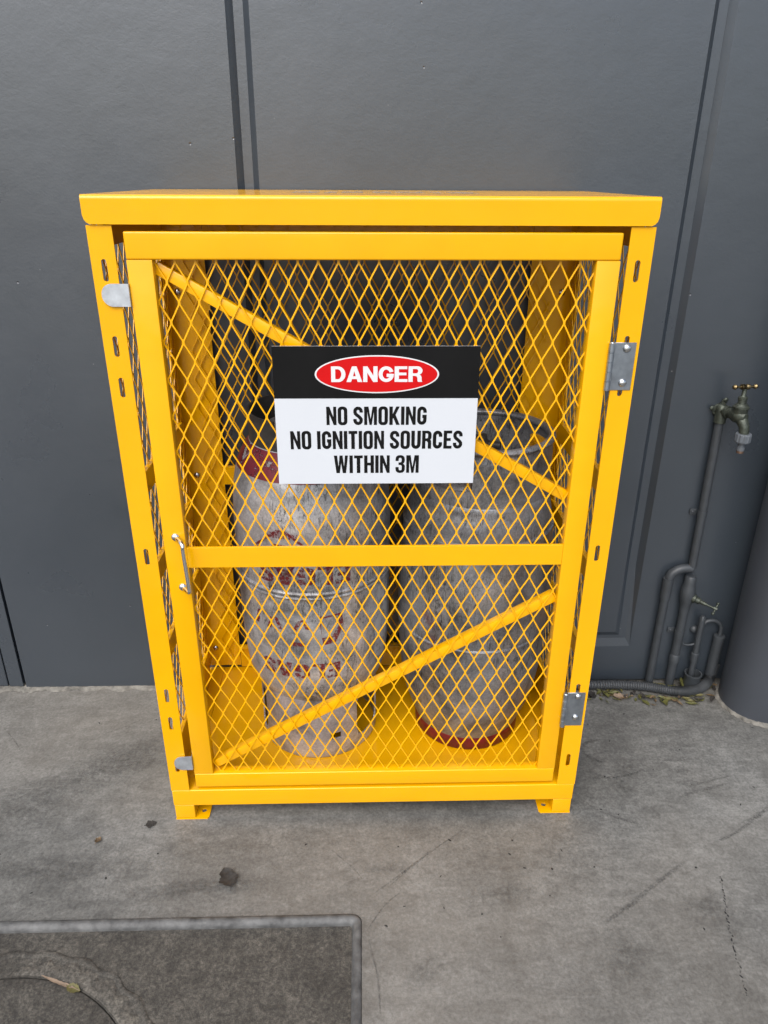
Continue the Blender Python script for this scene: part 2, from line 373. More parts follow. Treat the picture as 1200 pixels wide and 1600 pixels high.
WY = .565
wall = thing('concrete_wall', 'dark grey painted tilt-up concrete wall behind the yellow cage, with a recessed rectangular groove', 'wall', loc=(0, 0, 0))
bm = bmesh.new()
rects = [(-.336, .863, .149, 4.2, 0), (-.320, .847, .178, 4.2, .017), (-.297, .824, .190, 4.2, .017), (-.281, .808, .206, 4.2, 0)]
def V(x, d, z): return bm.verts.new((x, WY+d, z))
prev = None
ZT = 4.2; XL, XR = -1.160, 6.0
ZM = .45     # the groove runs shallower along its foot
outer = [V(XL, 0, ZT), V(XL, 0, ZM), V(XL, 0, .012), V(XR, 0, .012), V(XR, 0, ZM), V(XR, 0, ZT)]
lo = outer
for x0, x1, z0, z1, d in rects:
    li = [V(x0, d, ZT), V(x0, d, ZM), V(x0, d*.4, z0), V(x1, d*.4, z0), V(x1, d, ZM), V(x1, d, ZT)]
    for k in range(5): bm.faces.new((lo[k], lo[k+1], li[k+1], li[k]))
    lo = li
bm.faces.new(lo)
bo = [V(XL, .15, ZT), V(XL, .15, ZM), V(XL, .15, .012), V(XR, .15, .012), V(XR, .15, ZM), V(XR, .15, ZT)]
for k in range(5): bm.faces.new((outer[k], bo[k], bo[k+1], outer[k+1]))
obj('wall_panel', bm, WALL, wall)
bm = bmesh.new(); box(bm, -6, -1.222, WY+.004, WY+.15, .012, ZT, .004); obj('wall_panel', bm, WALL, wall)
bm = bmesh.new(); box(bm, -1.217, -1.171, WY+.003, WY+.1, .012, ZT, .002); obj('joint_strip', bm, WALL, wall)
bm = bmesh.new(); box(bm, -1.25, -1.14, WY+.11, WY+.14, .012, ZT, 0); obj('sealant', bm, SEAL, wall)
# uneven mortar bead along the wall foot
bm = bmesh.new(); N = 260; rows = []
for i in range(N+1):
    x = -2.4+2.95*i/N; w = .012+.006*math.sin(i*.7)+random.uniform(-.004, .004); h = .012+random.uniform(-.003, .002)
    rows.append([bm.verts.new((x, WY+.02, h)), bm.verts.new((x, WY-w*.45, h*.9)), bm.verts.new((x, WY-w, .001))])
for a, b in zip(rows, rows[1:]):
    for k in range(2): bm.faces.new((a[k], b[k], b[k+1], a[k+1]))
obj('mortar_bead', bm, MORTAR, wall, 60)

CX, CY, CR = 1.272, .452, .119
col = thing('round_column', 'thick round grey painted column standing at the right of the tap', 'column', loc=(CX, CY, 0))
bm = bmesh.new(); lathe(bm, [(CR, .004), (CR, 4.2)], (0, 0, 0), 96); obj('shaft', bm, COLM, col, 40)
bm = bmesh.new(); n = 90; A, B, C_ = [], [], []
for i in range(n):
    a = 2*math.pi*i/n; r = CR+.010+random.uniform(-.004, .004)+.003*math.sin(3*a)
    A.append(bm.verts.new(((CR-.004)*math.cos(a), (CR-.004)*math.sin(a), .011)))
    B.append(bm.verts.new(((CR+.005)*math.cos(a), (CR+.005)*math.sin(a), .010+random.uniform(-.003, .001))))
    C_.append(bm.verts.new((r*math.cos(a), r*math.sin(a), .001)))
for i in range(n):
    j = (i+1) % n; bm.faces.new((A[i], A[j], B[j], B[i])); bm.faces.new((B[i], B[j], C_[j], C_[i]))
obj('mortar_collar', bm, MORTAR, col, 60)

# inspection cover set in the floor
pit = thing('inspection_cover', 'sunken concrete inspection cover in a pale metal frame at the lower left of the floor', 'access cover', loc=(-.7, -.75, 0))
def local(o, parent):            # keep world placement when parenting to a moved empty
    o.matrix_parent_inverse = Matrix.Translation(-parent.location); return o
bm = bmesh.new()
prof = [(0, -.012), (0, .0015), (.002, .0040), (.006, .0055), (.012, .005), (.018, .001), (.0215, -.006), (.0225, -.014)]
lp = []
for d, h in prof:
    lp.append([bm.verts.new((p[0]+random.uniform(-.0006, .0006), p[1]+random.uniform(-.0006, .0006), h)) for p in rr(PX0+d+.0005, PY0+d+.0005, PX1-d-.0005, PY1-d-.0005, max(.004, .024-d*.7), 8)])
for a, b in zip(lp, lp[1:]):
    m = len(a)
    for i in range(m): bm.faces.new((a[i], a[(i+1) % m], b[(i+1) % m], b[i]))
local(obj('frame', bm, RIM, pit, 50), pit)
bm = bmesh.new(); c0 = (-.78, -.75)
prism(bm, [rr(PX0+.02, PY0+.02, PX1-.0222, PY1-.0222, .005), ell(c0[0], c0[1], .334, .334, 96)[::-1]], FLAT(-.010), .03)
local(obj('slab', bm, SLAB, pit), pit)
bm = bmesh.new()
lathe(bm, [(.3318, -.05), (.3316, -.0125), (.329, -.0112), (.30, -.0115), (.06, -.010)], (c0[0], c0[1], 0), 96)
local(obj('round_lid', bm, SLAB, pit, 40), pit)
bm = bmesh.new(); n = 96; rows = []   # low trowelled ridge round the lid
for i in range(n+1):
    a = R(5+170*i/n); rj = .383+.004*math.sin(i*.9); w = .010+.004*math.sin(i*.37)
    rows.append([bm.verts.new((c0[0]+(rj+d)*math.cos(a), c0[1]+(rj+d)*math.sin(a), -.010+h)) for d, h in ((-w, -.002), (-.002, .003), (.006, .0025), (w, -.002))])
for a, b in zip(rows, rows[1:]):
    for k in range(3): bm.faces.new((a[k], b[k], b[k+1], a[k+1]))
local(obj('trowel_ridge', bm, SLAB, pit, 60), pit)
bm = bmesh.new(); rows = []
for i in range(60):
    a = R(30+62*i/59); e = math.sin(math.pi*i/59)**.5; ro = .338+.038*e*(1+.25*math.sin(i*.8)+random.uniform(-.12, .12))
    rows.append([bm.verts.new((c0[0]+r*math.cos(a), c0[1]+r*math.sin(a), h)) for r, h in ((.3365, -.0094), (.340, -.0078), (ro-.003*e, -.0080), (ro+.001, -.0098))])
for a, b in zip(rows, rows[1:]):
    for k in range(3): bm.faces.new((a[k], b[k], b[k+1], a[k+1]))
local(obj('mortar_patch', bm, SLAB2, pit, 60), pit)

# ------------------------------------------------------------------ gas cage
HW, D, ZP0, ZP1 = .535, .54, .1035, 1.4945
cage = thing('gas_cage', 'yellow steel gas bottle storage cage with mesh door, standing on concrete against the grey wall', 'cage')
SLOTS = [1.4145, 1.270, 1.187, .799, .412, .326, .187]
for s in (-1, 1):
    bm = bmesh.new()
    x0, x1 = (-HW, -.4875) if s < 0 else (.4875, HW)
    sx = -.5110 if s < 0 else .5085
    loops = [[(x0, ZP0), (x1, ZP0), (x1, ZP1), (x0, ZP1)]]
    for z in SLOTS: loops.append(rr(sx-.0052, z-.0205, sx+.0052, z+.0205, .0051, 6)[::-1])
    prism(bm, loops, FRONT(0), -.003) if False else prism(bm, loops, FRONT(0.0), .003)
    # outer return flange
    a, b = (x0, x0+.003) if s < 0 else (x1-.003, x1)
    box(bm, a, b, .0034, .05, ZP0, ZP1, .0005)
    obj('front_post', bm, YEL, cage)
    bm = bmesh.new()
    b0, b1 = (-HW, -.431) if s < 0 else (.421, HW)
    box(bm, b0, b1, D, D+.004, .109, 1.50, .001)
    a, b = (-HW, -HW+.003) if s < 0 else (HW-.003, HW)
    box(bm, a, b, D-.062, D-.0005, .109, 1.50, .0005)
    bp = obj('back_post', bm, YEL, cage)
    for z in (.178, .783, 1.30):
        bm = bmesh.new(); dome(bm, (s*.509, D-.0003, z), .009, .006); obj('bolt', bm, STEEL, bp, 50)
# lid
bm = bmesh.new()
def lip(bm, loops, M): prism(bm, loops, M, .003)
L0, L1, LY0, LY1, LZ0, LZ1 = -.5372, .5365, -.004, .545, 1.4965, 1.5475
rcut = [(L0, LZ1), (L0, LZ0+.016), (L0+.002, LZ0+.008), (L0+.006, LZ0+.003), (L0+.012, LZ0), (L1-.012, LZ0), (L1-.006, LZ0+.003), (L1-.002, LZ0+.008), (L1, LZ0+.016), (L1, LZ1)]
# front lip and top as one folded sheet with a rounded fold
nb = 8; rb = .0075
edge = [(LY0, LZ1-rb)]+[(LY0+rb-rb*math.cos(R(90*i/nb)), LZ1-rb+rb*math.sin(R(90*i/nb))) for i in range(1, nb+1)]+[(LY1, LZ1)]
rows = [[bm.verts.new((x, y, z)) for y, z in edge] for x in (L0, L0+.0015, L1-.0015, L1)]
for v in rows[0]+rows[3]: pass
for a, b in zip(rows, rows[1:]):
    for k in range(len(edge)-1): bm.faces.new((a[k], b[k], b[k+1], a[k+1]))
lipf = [(x, min(z, LZ1-rb)) for x, z in rcut]
prism(bm, [lipf], FRONT(LY0), .003)
box(bm, L0, L0+.003, LY0+.0032, LY1, LZ0+.014, LZ1-.0005, 0)
box(bm, L1-.003, L1, LY0+.0032, LY1, LZ0+.014, LZ1-.0005, 0)
box(bm, L0+.0032, L1-.0032, LY1-.003, LY1, LZ0+.003, LZ1-.0005, 0)
box(bm, L0+.004, L1-.004, LY0+.006, LY1-.004, LZ1-.004, LZ1-.0008, 0)
lid = obj('lid', bm, YEL, cage, 35)
bm = bmesh.new()
for x0, x1 in ((-.17, -.115), (-.10, -.075), (-.065, -.02), (0, .04), (.05, .11), (.125, .15), (.16, .22)):
    prism(bm, [rr(x0, .16, x1, .34, .01)], FLAT(LZ1+.0006), 0)
obj('faded_print', bm, LID_MARK, lid)
# header, base beams, floor
bm = bmesh.new(); box(bm, -.5345, .5345, 0, .05, .0495, .1030, .0035, 4); obj('base_beam', bm, YEL, cage, 40)
for x0, x1 in ((-.534, -.486), (.486, .534)):
    bm = bmesh.new(); box(bm, x0, x1, .0505, .545, .05, .1, .002); obj('base_beam', bm, YEL, cage)
bm = bmesh.new(); box(bm, -.4855, .4855, .0505, .545, .085, .0985, .001); obj('floor_pan', bm, YEL, cage)
bm = bmesh.new(); box(bm, -.430, .420, D, D+.003, .102, .189, .001); box(bm, -.43, .42, D-.02, D-.0005, .186, .189, .0006); obj('back_rail', bm, YEL, cage)
bm = bmesh.new(); box(bm, -.430, .420, D-.012, D+.003, .757, .812, .0015); obj('back_rail', bm, YEL, cage)
bm = bmesh.new(); box(bm, -.430, .420, D-.002, D+.003, 1.44, 1.5, .0015); obj('back_rail', bm, YEL, cage)
for s in (-1, 1):
    X = s*(HW-.0045)
    for z0, z1 in ((.1035, .205), (.455, .505), (.680, .730), (.912, .964), (1.452, 1.525)):
        bm = bmesh.new(); xa, xb = sorted((X, X-s*.012)); box(bm, xa, xb, .0505, D-.064, z0, z1, .0012); obj('side_rail', bm, YEL, cage)
    for y0, y1 in ((.0015, .0495), (.485, .535)):
        bm = bmesh.new()
        xa, xb = (-.533, -.481) if s < 0 else (.4835, .533)
        box(bm, xa, xb, y0, y1, .0045, .0490, .0022, 3)
        pa, pb = (-.533, -.4455) if s < 0 else (.4485, .533)
        hx = -.463 if s < 0 else .4665
        yb = y0+.06 if y0 < .1 else y1
        out = [(pa, y0-.0012), (pb, y0-.0012), (pb, yb), (pa, yb)] if True else None
        if s < 0: out = [(pa, y0-.0012), (pb-.004, y0-.0012), (pb, y0+.004), (pb, yb), (pa, yb)]
        else: out = [(pa+.004, y0-.0012), (pb, y0-.0012), (pb, yb), (pa, yb), (pa, y0+.004)]
        prism(bm, [out, ell(hx, y0+.026, .0065, .0065, 20)[::-1]], FLAT(.0042), .004)
        obj('foot', bm, YEL, cage, 40)
# expanded mesh
SWD, LWD = .0391, .0775
def expanded(u0, u1, z0, z1, up0, zp0, place, w=.0031, t=.0017, tilt=-9):
    """strands zigzag along z; u horizontal; node (bond) where diamonds point up at (up0, zp0)"""
    bm = bmesh.new(); h = LWD/2; a = SWD/4-w*.30
    bl = .0035
    ca, sa = math.cos(R(tilt)), math.sin(R(tilt))
    k0 = math.floor((u0-up0)/(SWD/2))-1; k1 = math.ceil((u1-up0)/(SWD/2))+1
    j0 = math.floor((z0-zp0)/h)-1; j1 = math.ceil((z1-zp0)/h)+1
    for k in range(k0, k1+1):
        base = up0+(k+.5)*SWD/2
        pts = []
        for j in range(j0, j1+1):
            sgn = -1 if (j+k) % 2 == 0 else 1
            for dz in (-bl, bl): pts.append((base+sgn*a, zp0+j*h+dz))
        # clip
        cl = []
        for (ua, za), (ub, zb) in zip(pts, pts[1:]):
            def inside(u, z): return u0 <= u <= u1 and z0 <= z <= z1
            t0, t1 = 0., 1.
            du, dz = ub-ua, zb-za; ok = True
            for p, q in ((-du, ua-u0), (du, u1-ua), (-dz, za-z0), (dz, z1-za)):
                if abs(p) < 1e-12:
                    if q < 0: ok = False
                else:
                    r_ = q/p
                    if p < 0: t0 = max(t0, r_)
                    else: t1 = min(t1, r_)
            if ok and t0 < t1: cl.append(((ua+du*t0, za+dz*t0), (ua+du*t1, za+dz*t1)))
        run = []
        def flush(run):
            if len(run) < 2: return
            rings = []
            for i, (u, z) in enumerate(run):
                pa = run[max(0, i-1)]; pb = run[min(len(run)-1, i+1)]
                d = Vector((pb[0]-pa[0], pb[1]-pa[1])).normalized(); nx, nz = d.y, -d.x
                wob = random.uniform(-.0003, .0003)
                ring = []
                for cu, cd in ((-w/2, -t/2), (w/2, -t/2), (w/2, t/2), (-w/2, t/2)):
                    lu = cu*ca-cd*sa; ld = cu*sa+cd*ca
                    ring.append(bm.verts.new(place(u+nx*lu+wob, z+nz*lu, ld)))
                rings.append(ring)
            for p, q in zip(rings, rings[1:]):
                for i in range(4): bm.faces.new((p[i], p[(i+1) % 4], q[(i+1) % 4], q[i]))
            bm.faces.new(rings[0][::-1]); bm.faces.new(rings[-1])
        for sa_, sb_ in cl:
            if run and (abs(run[-1][0]-sa_[0]) > 1e-9 or abs(run[-1][1]-sa_[1]) > 1e-9): flush(run); run = []
            if not run: run = [sa_]
            run.append(sb_)
        flush(run)
    return bm
for s in (-1, 1):
    X = s*(HW-.0065)
    obj('side_mesh', expanded(.012, D-.01, .15, 1.49, .1, 1.33, lambda u, z, d, X=X, s=s: (X+s*d, u, z)), YEL, cage)
obj('back_mesh', expanded(-.487, .478, .15, 1.48, -.1346, 1.3, lambda u, z, d: (u, D-.006+d, z)), YEL, cage)
# door
DX0, DX1, DZ0, DZ1 = -.4692, .4755, .1135, 1.4842
WX0, WX1, WZ0, WZ1 = -.4205, .4295, .1580, 1.4335
DY = .001
door = thing_door = bpy.data.objects.new('door', None); COL.objects.link(door); door.parent = cage
bm = bmesh.new()
box(bm, DX0, DX1, DY, DY+.03, WZ1, DZ1, .0042, 4); box(bm, DX0, DX1, DY, DY+.03, DZ0, WZ0, .003, 3)
box(bm, DX0, WX0, DY, DY+.03, WZ0+.0002, WZ1-.0002, .0018, 2); box(bm, WX1, DX1, DY, DY+.03, WZ0+.0002, WZ1-.0002, .0018, 2)
obj('door_frame', bm, YEL, door, 40)
bm = bmesh.new(); box(bm, WX0, WX1, DY+.0005, DY+.008, .7695, .8205, .0012); obj('mid_rail', bm, YEL, door)
obj('door_mesh', expanded(WX0-.004, WX1+.004, WZ0-.004, WZ1+.004, -.1853, 1.430, lambda u, z, d: (u, DY+.0135+d, z)), YEL, door)
bm = bmesh.new(); bar(bm, (WX0-.002, .0295, 1.419), (WX1, .0295, .931), .0245, .024, (0, -1, 0), .004); obj('brace', bm, YEL, door, 40)
bm = bmesh.new(); bar(bm, (WX0+.004, .0295, .175), (WX1, .0295, .674), .0250, .024, (0, -1, 0), .004); obj('brace', bm, YEL, door, 40)
# pull handle, hanging a little askew
bm = bmesh.new()
a0, a1 = Vector((-.4415, DY, .848)), Vector((-.4385, DY, .7205)); off = Vector((.0215, -.031, -.002))
pts = [a0, a0+off*.45, a0+off*.8+Vector((0, 0, -.001)), a0+off+Vector((.0004, 0, -.007)), a0+off+Vector((0, 0, -.02)), a1+off+Vector((0, 0, .02)), a1+off+Vector((.0004, 0, .007)), a1+off*.8+Vector((0, 0, .001)), a1+off*.45, a1]
tube(bm, smooth_path(pts, 5), .0046, 14)
for a in (a0, a1): lathe(bm, [(.0095, -.001), (.0095, .0015), (.008, .004), (.0055, .006)], a, 24, True, True, (0, -1, 0))
obj('handle', bm, CHROME, door, 50)
# latch tabs
for z0, z1, xa, xb in ((1.3480, 1.3905, -.5222, -.4702), (.1790, .2215, -.5150, -.4702)):
    bm = bmesh.new(); h = (z1-z0)/2; r_ = .020
    outl = [(xb, z0), (xb, z1)]+arc(xa+r_, z1-r_, r_, r_, 90, 180, 8)+arc(xa+r_, z0+r_, r_, r_, 180, 270, 8)
    prism(bm, [outl], FRONT(-.0052), .0025)
    box(bm, xb, xb+.0025-.0018, -.0050, .026, z0, z1, 0)
    obj('latch', bm, ZINC2, door)
# butt hinges
for z0, z1, bz in ((1.1800, 1.2778, (1.266, 1.1955)), (.3040, .4070, (.396, .331))):
    bm = bmesh.new(); box(bm, .4835, .5288, -.0022, -.0002, z0, z1, .0006, 1)
    prev_z = z0
    kn = [(.0001, z0-.002)]
    nk = 5
    for i in range(nk):
        za = z0+(z1-z0)*i/nk; zb = z0+(z1-z0)*(i+1)/nk
        kn += [(.0050, za+.0001), (.0062, za+.0008), (.0062, zb-.0008), (.0050, zb-.0001)]
    lathe(bm, kn+[(.0042, z1+.0015)], (.4785, -.0045, 0), 20)
    hg = obj('hinge', bm, ZINC, door, 40)
    for z in bz:
        bm = bmesh.new(); dome(bm, (.5103, -.0022, z), .0085, .0062); obj('bolt', bm, STEEL, hg, 50)

# ------------------------------------------------------------------ sign on the door
sign = thing('danger_sign', 'black, white and red danger no-smoking sign on the yellow cage door mesh', 'sign', loc=(.005, -.001, 1.12))
SY = -.0015
def sgn(name, bm, mat, label=None): return local(obj(name, bm, mat, sign, None, label), sign)
SX0, SX1, SZ0, SZ1, SPL = -.2045, .2142, .9750, 1.2710, 1.1640
bm = bmesh.new(); prism(bm, [[(SX0, SZ0), (SX1, SZ0), (SX1, SZ1), (SX0, SZ1)]], FRONT(SY), .0022); sgn('sign_panel', bm, WHITE)
bm = bmesh.new(); prism(bm, [[(SX0, SPL), (SX1, SPL), (SX1, SZ1), (SX0, SZ1)]], FRONT(SY-.0003), .0002); sgn('black_header', bm, BLACK)
oc = (.0060, 1.2140)
bm = bmesh.new(); prism(bm, [ell(*oc, .1262, .0390, 80)], FRONT(SY-.0006), .0002); sgn('oval_border', bm, WPRINT)
bm = bmesh.new(); prism(bm, [ell(*oc, .1228, .0364, 80)], FRONT(SY-.0009), .0002); sgn('red_oval', bm, RED)
bm = bmesh.new(); text_fit(bm, 'DANGER', GB, -.0870, .0985, 1.1985, 1.2305, FRONT(SY-.0012), .0002, .045); sgn('lettering', bm, WPRINT)
bm = bmesh.new()
text_fit(bm, 'NO SMOKING', GL, -.0990, .1095, 1.1070, 1.1465, FRONT(SY-.0003), .0002)
text_fit(bm, 'NO IGNITION SOURCES', GL, -.1757, .1865, 1.0540, 1.0940, FRONT(SY-.0003), .0002)
text_fit(bm, 'WITHIN 3M', GL, -.0856, .0955, .9995, 1.0395, FRONT(SY-.0003), .0002)
sgn('lettering', bm, BLACK)

# ------------------------------------------------------------------ gas cylinders
def shell(bm, prof, windows, th, n=240):
    """revolved wall from prof [(r,z)...] with openings windows=[(deg0,deg1,z0,z1)] (0 deg faces the camera, -Y)"""
    def hole(a, z):
        for d0, d1, z0, z1 in windows:
            m = (d0+d1)/2; ha = (d1-d0)/2; da = abs((a-m+180) % 360-180); hz = (z1-z0)/2; dz = abs(z-(z0+z1)/2)
            if (da/ha)**5+(dz/hz)**5 < 1: return True
        return False
    m = len(prof); g = {}
    def vert(i, k, s):
        key = (i % n, k, s)
        if key not in g:
            a = R(360*(i % n)/n-90); r = prof[k][0]-(th if s else 0)
            g[key] = bm.verts.new((r*math.cos(a), r*math.sin(a), prof[k][1]))
        return g[key]
    keep = {}
    for i in range(n):
        for k in range(m-1):
            keep[i, k] = not hole(360*(i+.5)/n, (prof[k][1]+prof[k+1][1])/2)
    for i in range(n):
        for k in range(m-1):
            if not keep[i, k]: continue
            bm.faces.new((vert(i, k, 0), vert(i+1, k, 0), vert(i+1, k+1, 0), vert(i, k+1, 0)))
            bm.faces.new((vert(i, k, 1), vert(i, k+1, 1), vert(i+1, k+1, 1), vert(i+1, k, 1)))
            if not keep[(i-1) % n, k]: bm.faces.new((vert(i, k, 0), vert(i, k+1, 0), vert(i, k+1, 1), vert(i, k, 1)))
            if not keep[(i+1) % n, k]: bm.faces.new((vert(i+1, k, 0), vert(i+1, k, 1), vert(i+1, k+1, 1), vert(i+1, k+1, 0)))
            if k == 0 or not keep[i, k-1]: bm.faces.new((vert(i, k, 0), vert(i, k, 1), vert(i+1, k, 1), vert(i+1, k, 0)))
            if k == m-2 or not keep[i, k+1]: bm.faces.new((vert(i, k+1, 0), vert(i+1, k+1, 0), vert(i+1, k+1, 1), vert(i, k+1, 1)))
def interp(prof, z):
    for (r0, z0), (r1, z1) in zip(prof, prof[1:]):
        if z0 <= z <= z1: return r0+(r1-r0)*(z-z0)/max(1e-9, z1-z0)
    return prof[-1][0]
def wrap(bm, prof, a0, lift, scale=1.0):
    """bend flat (x = arc length, z) geometry on to a revolved profile; a0 degrees from the camera side"""
    xs = [v.co.x for v in bm.verts]; zs = [v.co.z for v in bm.verts]
    for k in range(int(min(xs)/.008), int(max(xs)/.008)+1):
        bmesh.ops.bisect_plane(bm, geom=bm.verts[:]+bm.edges[:]+bm.faces[:], plane_co=(k*.008, 0, 0), plane_no=(1, 0, 0))
    for k in range(int(min(zs)/.012), int(max(zs)/.012)+1):
        bmesh.ops.bisect_plane(bm, geom=bm.verts[:]+bm.edges[:]+bm.faces[:], plane_co=(0, 0, k*.012), plane_no=(0, 0, 1))
    for v in bm.verts:
        r = interp(prof, v.co.z)+lift; a = R(a0-90)+v.co.x/.2
        v.co = Vector((r*math.cos(a), r*math.sin(a), v.co.z))
def densify(prof, step=.006):
    out = [prof[0]]
    for a, b in zip(prof, prof[1:]):
        k = max(1, int(math.hypot(b[0]-a[0], b[1]-a[1])/step))
        out += [(a[0]+(b[0]-a[0])*i/k, a[1]+(b[1]-a[1])*i/k) for i in range(1, k+1)]
    return out
Z0 = .0995
def smoothprof(p, sub=5): return [(v.x, v.y) for v in smooth_path([(a, b, 0) for a, b in p], sub)]
# left bottle, standing upside down on its handle collar
cl = thing('gas_cylinder', 'silver scuffed gas cylinder with red upside-down lettering, in the cage', 'gas cylinder', 'gas cylinders in the cage', (-.157, .282, Z0))
lower = smoothprof([(.150, .17), (.167, .200), (.183, .228), (.1925, .270), (.1985, .335), (.201, .41), (.2015, .505), (.2015, .5300)])
upper = smoothprof([(.2015, .5550), (.2025, .62), (.2020, .70), (.198, .76), (.188, .82), (.171, .862), (.150, .893), (.12, .915), (.08, .93), (.02, .935)])
seam = [(.2035, .5330), (.2060, .537), (.2045, .5410), (.1995, .5425), (.1995, .5445), (.2050, .546), (.2060, .550), (.2035, .5540)]
PL = lower+seam+upper
bm = bmesh.new(); lathe(bm, PL, n=128); obj('body', bm, ALU_L, cl, 40)
bm = bmesh.new()
sp = densify([(.1640, 0), (.1652, .004), (.1652, .215), (.168, .228), (.168, .232)], .004)
shell(bm, sp, [(42, 84, .035, .185), (14, 24, .06, .082), (160, 215, .03, .185), (275, 300, .03, .18)], .004); obj('skirt', bm, SKIRT, cl, 40)
bm = bmesh.new()
shell(bm, densify([(.150, .880), (.149, .90), (.148, .955), (.150, .962), (.150, .966)], .006), [(-30, -6, .93, 1.0), (60, 120, .92, .955)], .005, 160); obj('foot_ring', bm, DARKIN, cl, 40)
bm = bmesh.new(); shell(bm, [(interp(PL, z)+.0006, z) for z in [.832+.006*i for i in range(11)]], [], .0003, 128); obj('red_band', bm, SHRED, cl, 40)
def upside(s, a0, zc, w, h, mat, name='lettering', table=GL):
    bm = bmesh.new(); M = Matrix(((-1, 0, 0, 0), (0, 0, 1, 0), (0, -1, 0, zc), (0, 0, 0, 1)))
    text_fit(bm, s, table, -w/2, w/2, -h/2, h/2, M, 0); wrap(bm, PL, a0, .0009); return obj(name, bm, mat, cl)
upside('ELGAS', -10, .318, .215, .048, INKRED)
upside('ELGAS', -4, .600, .235, .052, INKRED)
upside('FLAMMABLE', -18, .705, .080, .014, INKRED)
bm = bmesh.new()
def rot180(lp, cx, cz): return [(2*cx-x, 2*cz-z) for x, z in lp]
FM = Matrix(((1, 0, 0, 0), (0, 0, 1, 0), (0, 1, 0, 0), (0, 0, 0, 1)))
h = .075; dz = .660
prism(bm, [[(-h, dz+.01), (0, dz-h*.9), (h, dz+.01), (.012, dz+.06), (-.012, dz+.06)], [(-h*.86, dz+.010), (-.012, dz+.052), (.012, dz+.052), (h*.86, dz+.010), (0, dz-h*.78)]], FM, 0)
prism(bm, [[(-.022, dz+.022), (-.030, dz+.005), (-.018, dz-.006), (-.014, dz-.018), (-.004, dz-.008), (.002, dz-.030), (.012, dz-.010), (.020, dz-.016), (.024, dz+.004), (.020, dz+.022)]], FM, 0)
wrap(bm, PL, -18, .0009); obj('hazard_diamond', bm, INKRED, cl)
bm = bmesh.new()   # shield outline and stray strokes
prism(bm, [[(-.028, .485), (.03, .49), (.034, .455), (.012, .405), (-.02, .40)], [(-.022, .422), (.004, .424), (.022, .456), (.020, .484), (-.024, .479)]], FM, 0)
wrap(bm, PL, 14, .0009); obj('shield_print', bm, INKRED, cl)
bm = bmesh.new()
for x, z, w_, h_, k in ((-.05, .455, .012, .034, .012), (-.015, .458, .012, .032, -.014), (.022, .46, .010, .030, .016), (.055, .462, .010, .028, -.010), (-.09, .46, .012, .04, .01), (.03, .402, .03, .012, 0)):
    prism(bm, [[(x-w_/2, z-h_/2), (x+w_/2, z-h_/2), (x+w_/2+k, z+h_/2), (x-w_/2+k, z+h_/2)]], FM, 0)
wrap(bm, PL, -18, .0009); obj('worn_stencil', bm, INKRED, cl)['kind'] = 'stuff'
bm = bmesh.new()
prism(bm, [[(-.03, .30), (.035, .285), (.04, .52), (-.02, .52), (-.032, .42)]], FM, 0); wrap(bm, PL, 62, .0007); obj('torn_label', bm, INKWHT, cl)
bm = bmesh.new()
for k in range(3): prism(bm, [offset_stroke(arc(.012, .47, .014+.006*k, .045+.006*k, 180, 275, 10), .0018)], FM, 0)
wrap(bm, PL, 64, .0012); obj('torn_label_print', bm, INKBLK, cl)
# right bottle
cr = thing('gas_cylinder', 'dull grey gas cylinder with open collar on top and red foot ring, in the cage', 'gas cylinder', 'gas cylinders in the cage', (.278, .288, Z0))
PR = smoothprof([(.140, .012), (.150, .040), (.166, .085), (.184, .140), (.196, .215), (.203, .30), (.2065, .364), (.2085, .368), (.2085, .372), (.2050, .376), (.2062, .382), (.2070, .44), (.2055, .53), (.2015, .60), (.197, .640), (.1965, .662), (.1975, .666), (.192, .670), (.1910, .674), (.1885, .70), (.181, .735), (.1765, .76), (.150, .80), (.10, .825), (.02, .83)], 4)
bm = bmesh.new(); lathe(bm, PR, n=128); obj('body', bm, ALU_R, cr, 40)
bm = bmesh.new(); lathe(bm, [(.138, 0), (.147, 0), (.1505, .004), (.1515, .046), (.1485, .050), (.140, .050)], n=96); obj('foot_ring', bm, RINGRED, cr, 40)
bm = bmesh.new()
sp = densify([(.1765, .755), (.1760, .80), (.1755, .870), (.1725, .885), (.172, .892)], .004)
shell(bm, sp, [(75, 125, .80, .865), (185, 235, .80, .865), (300, 345, .80, .865)], .004); obj('handle_collar', bm, ALU_R, cr, 40)
bm = bmesh.new(); t = [(.170+.0105*math.cos(R(a)), .898+.0085*math.sin(R(a))) for a in range(0, 361, 30)]; lathe(bm, t, n=128, cap0=False, cap1=False); obj('collar_rim', bm, ALU_R, cr, 60)
bm = bmesh.new(); lathe(bm, [(.030, .82), (.030, .85), (.022, .852), (.022, .868), (.015, .870), (.013, .885), (.004, .886)], (0, .01, 0), 24); tube(bm, [(0, .01, .86), (.045, -.01, .862)], .010, 12); obj('valve', bm, DARKIN, cr, 40)
bm = bmesh.new()
prism(bm, [[(-.03, .46), (.0, .48), (.014, .40), (.0, .345), (-.014, .37)]], FM, 0); wrap(bm, PR, -38, .0008); obj('red_smear', bm, mat_decal('faint_red_smear', (.115, .008, .014), .42, .58, 30, .5, top=.5), cr)

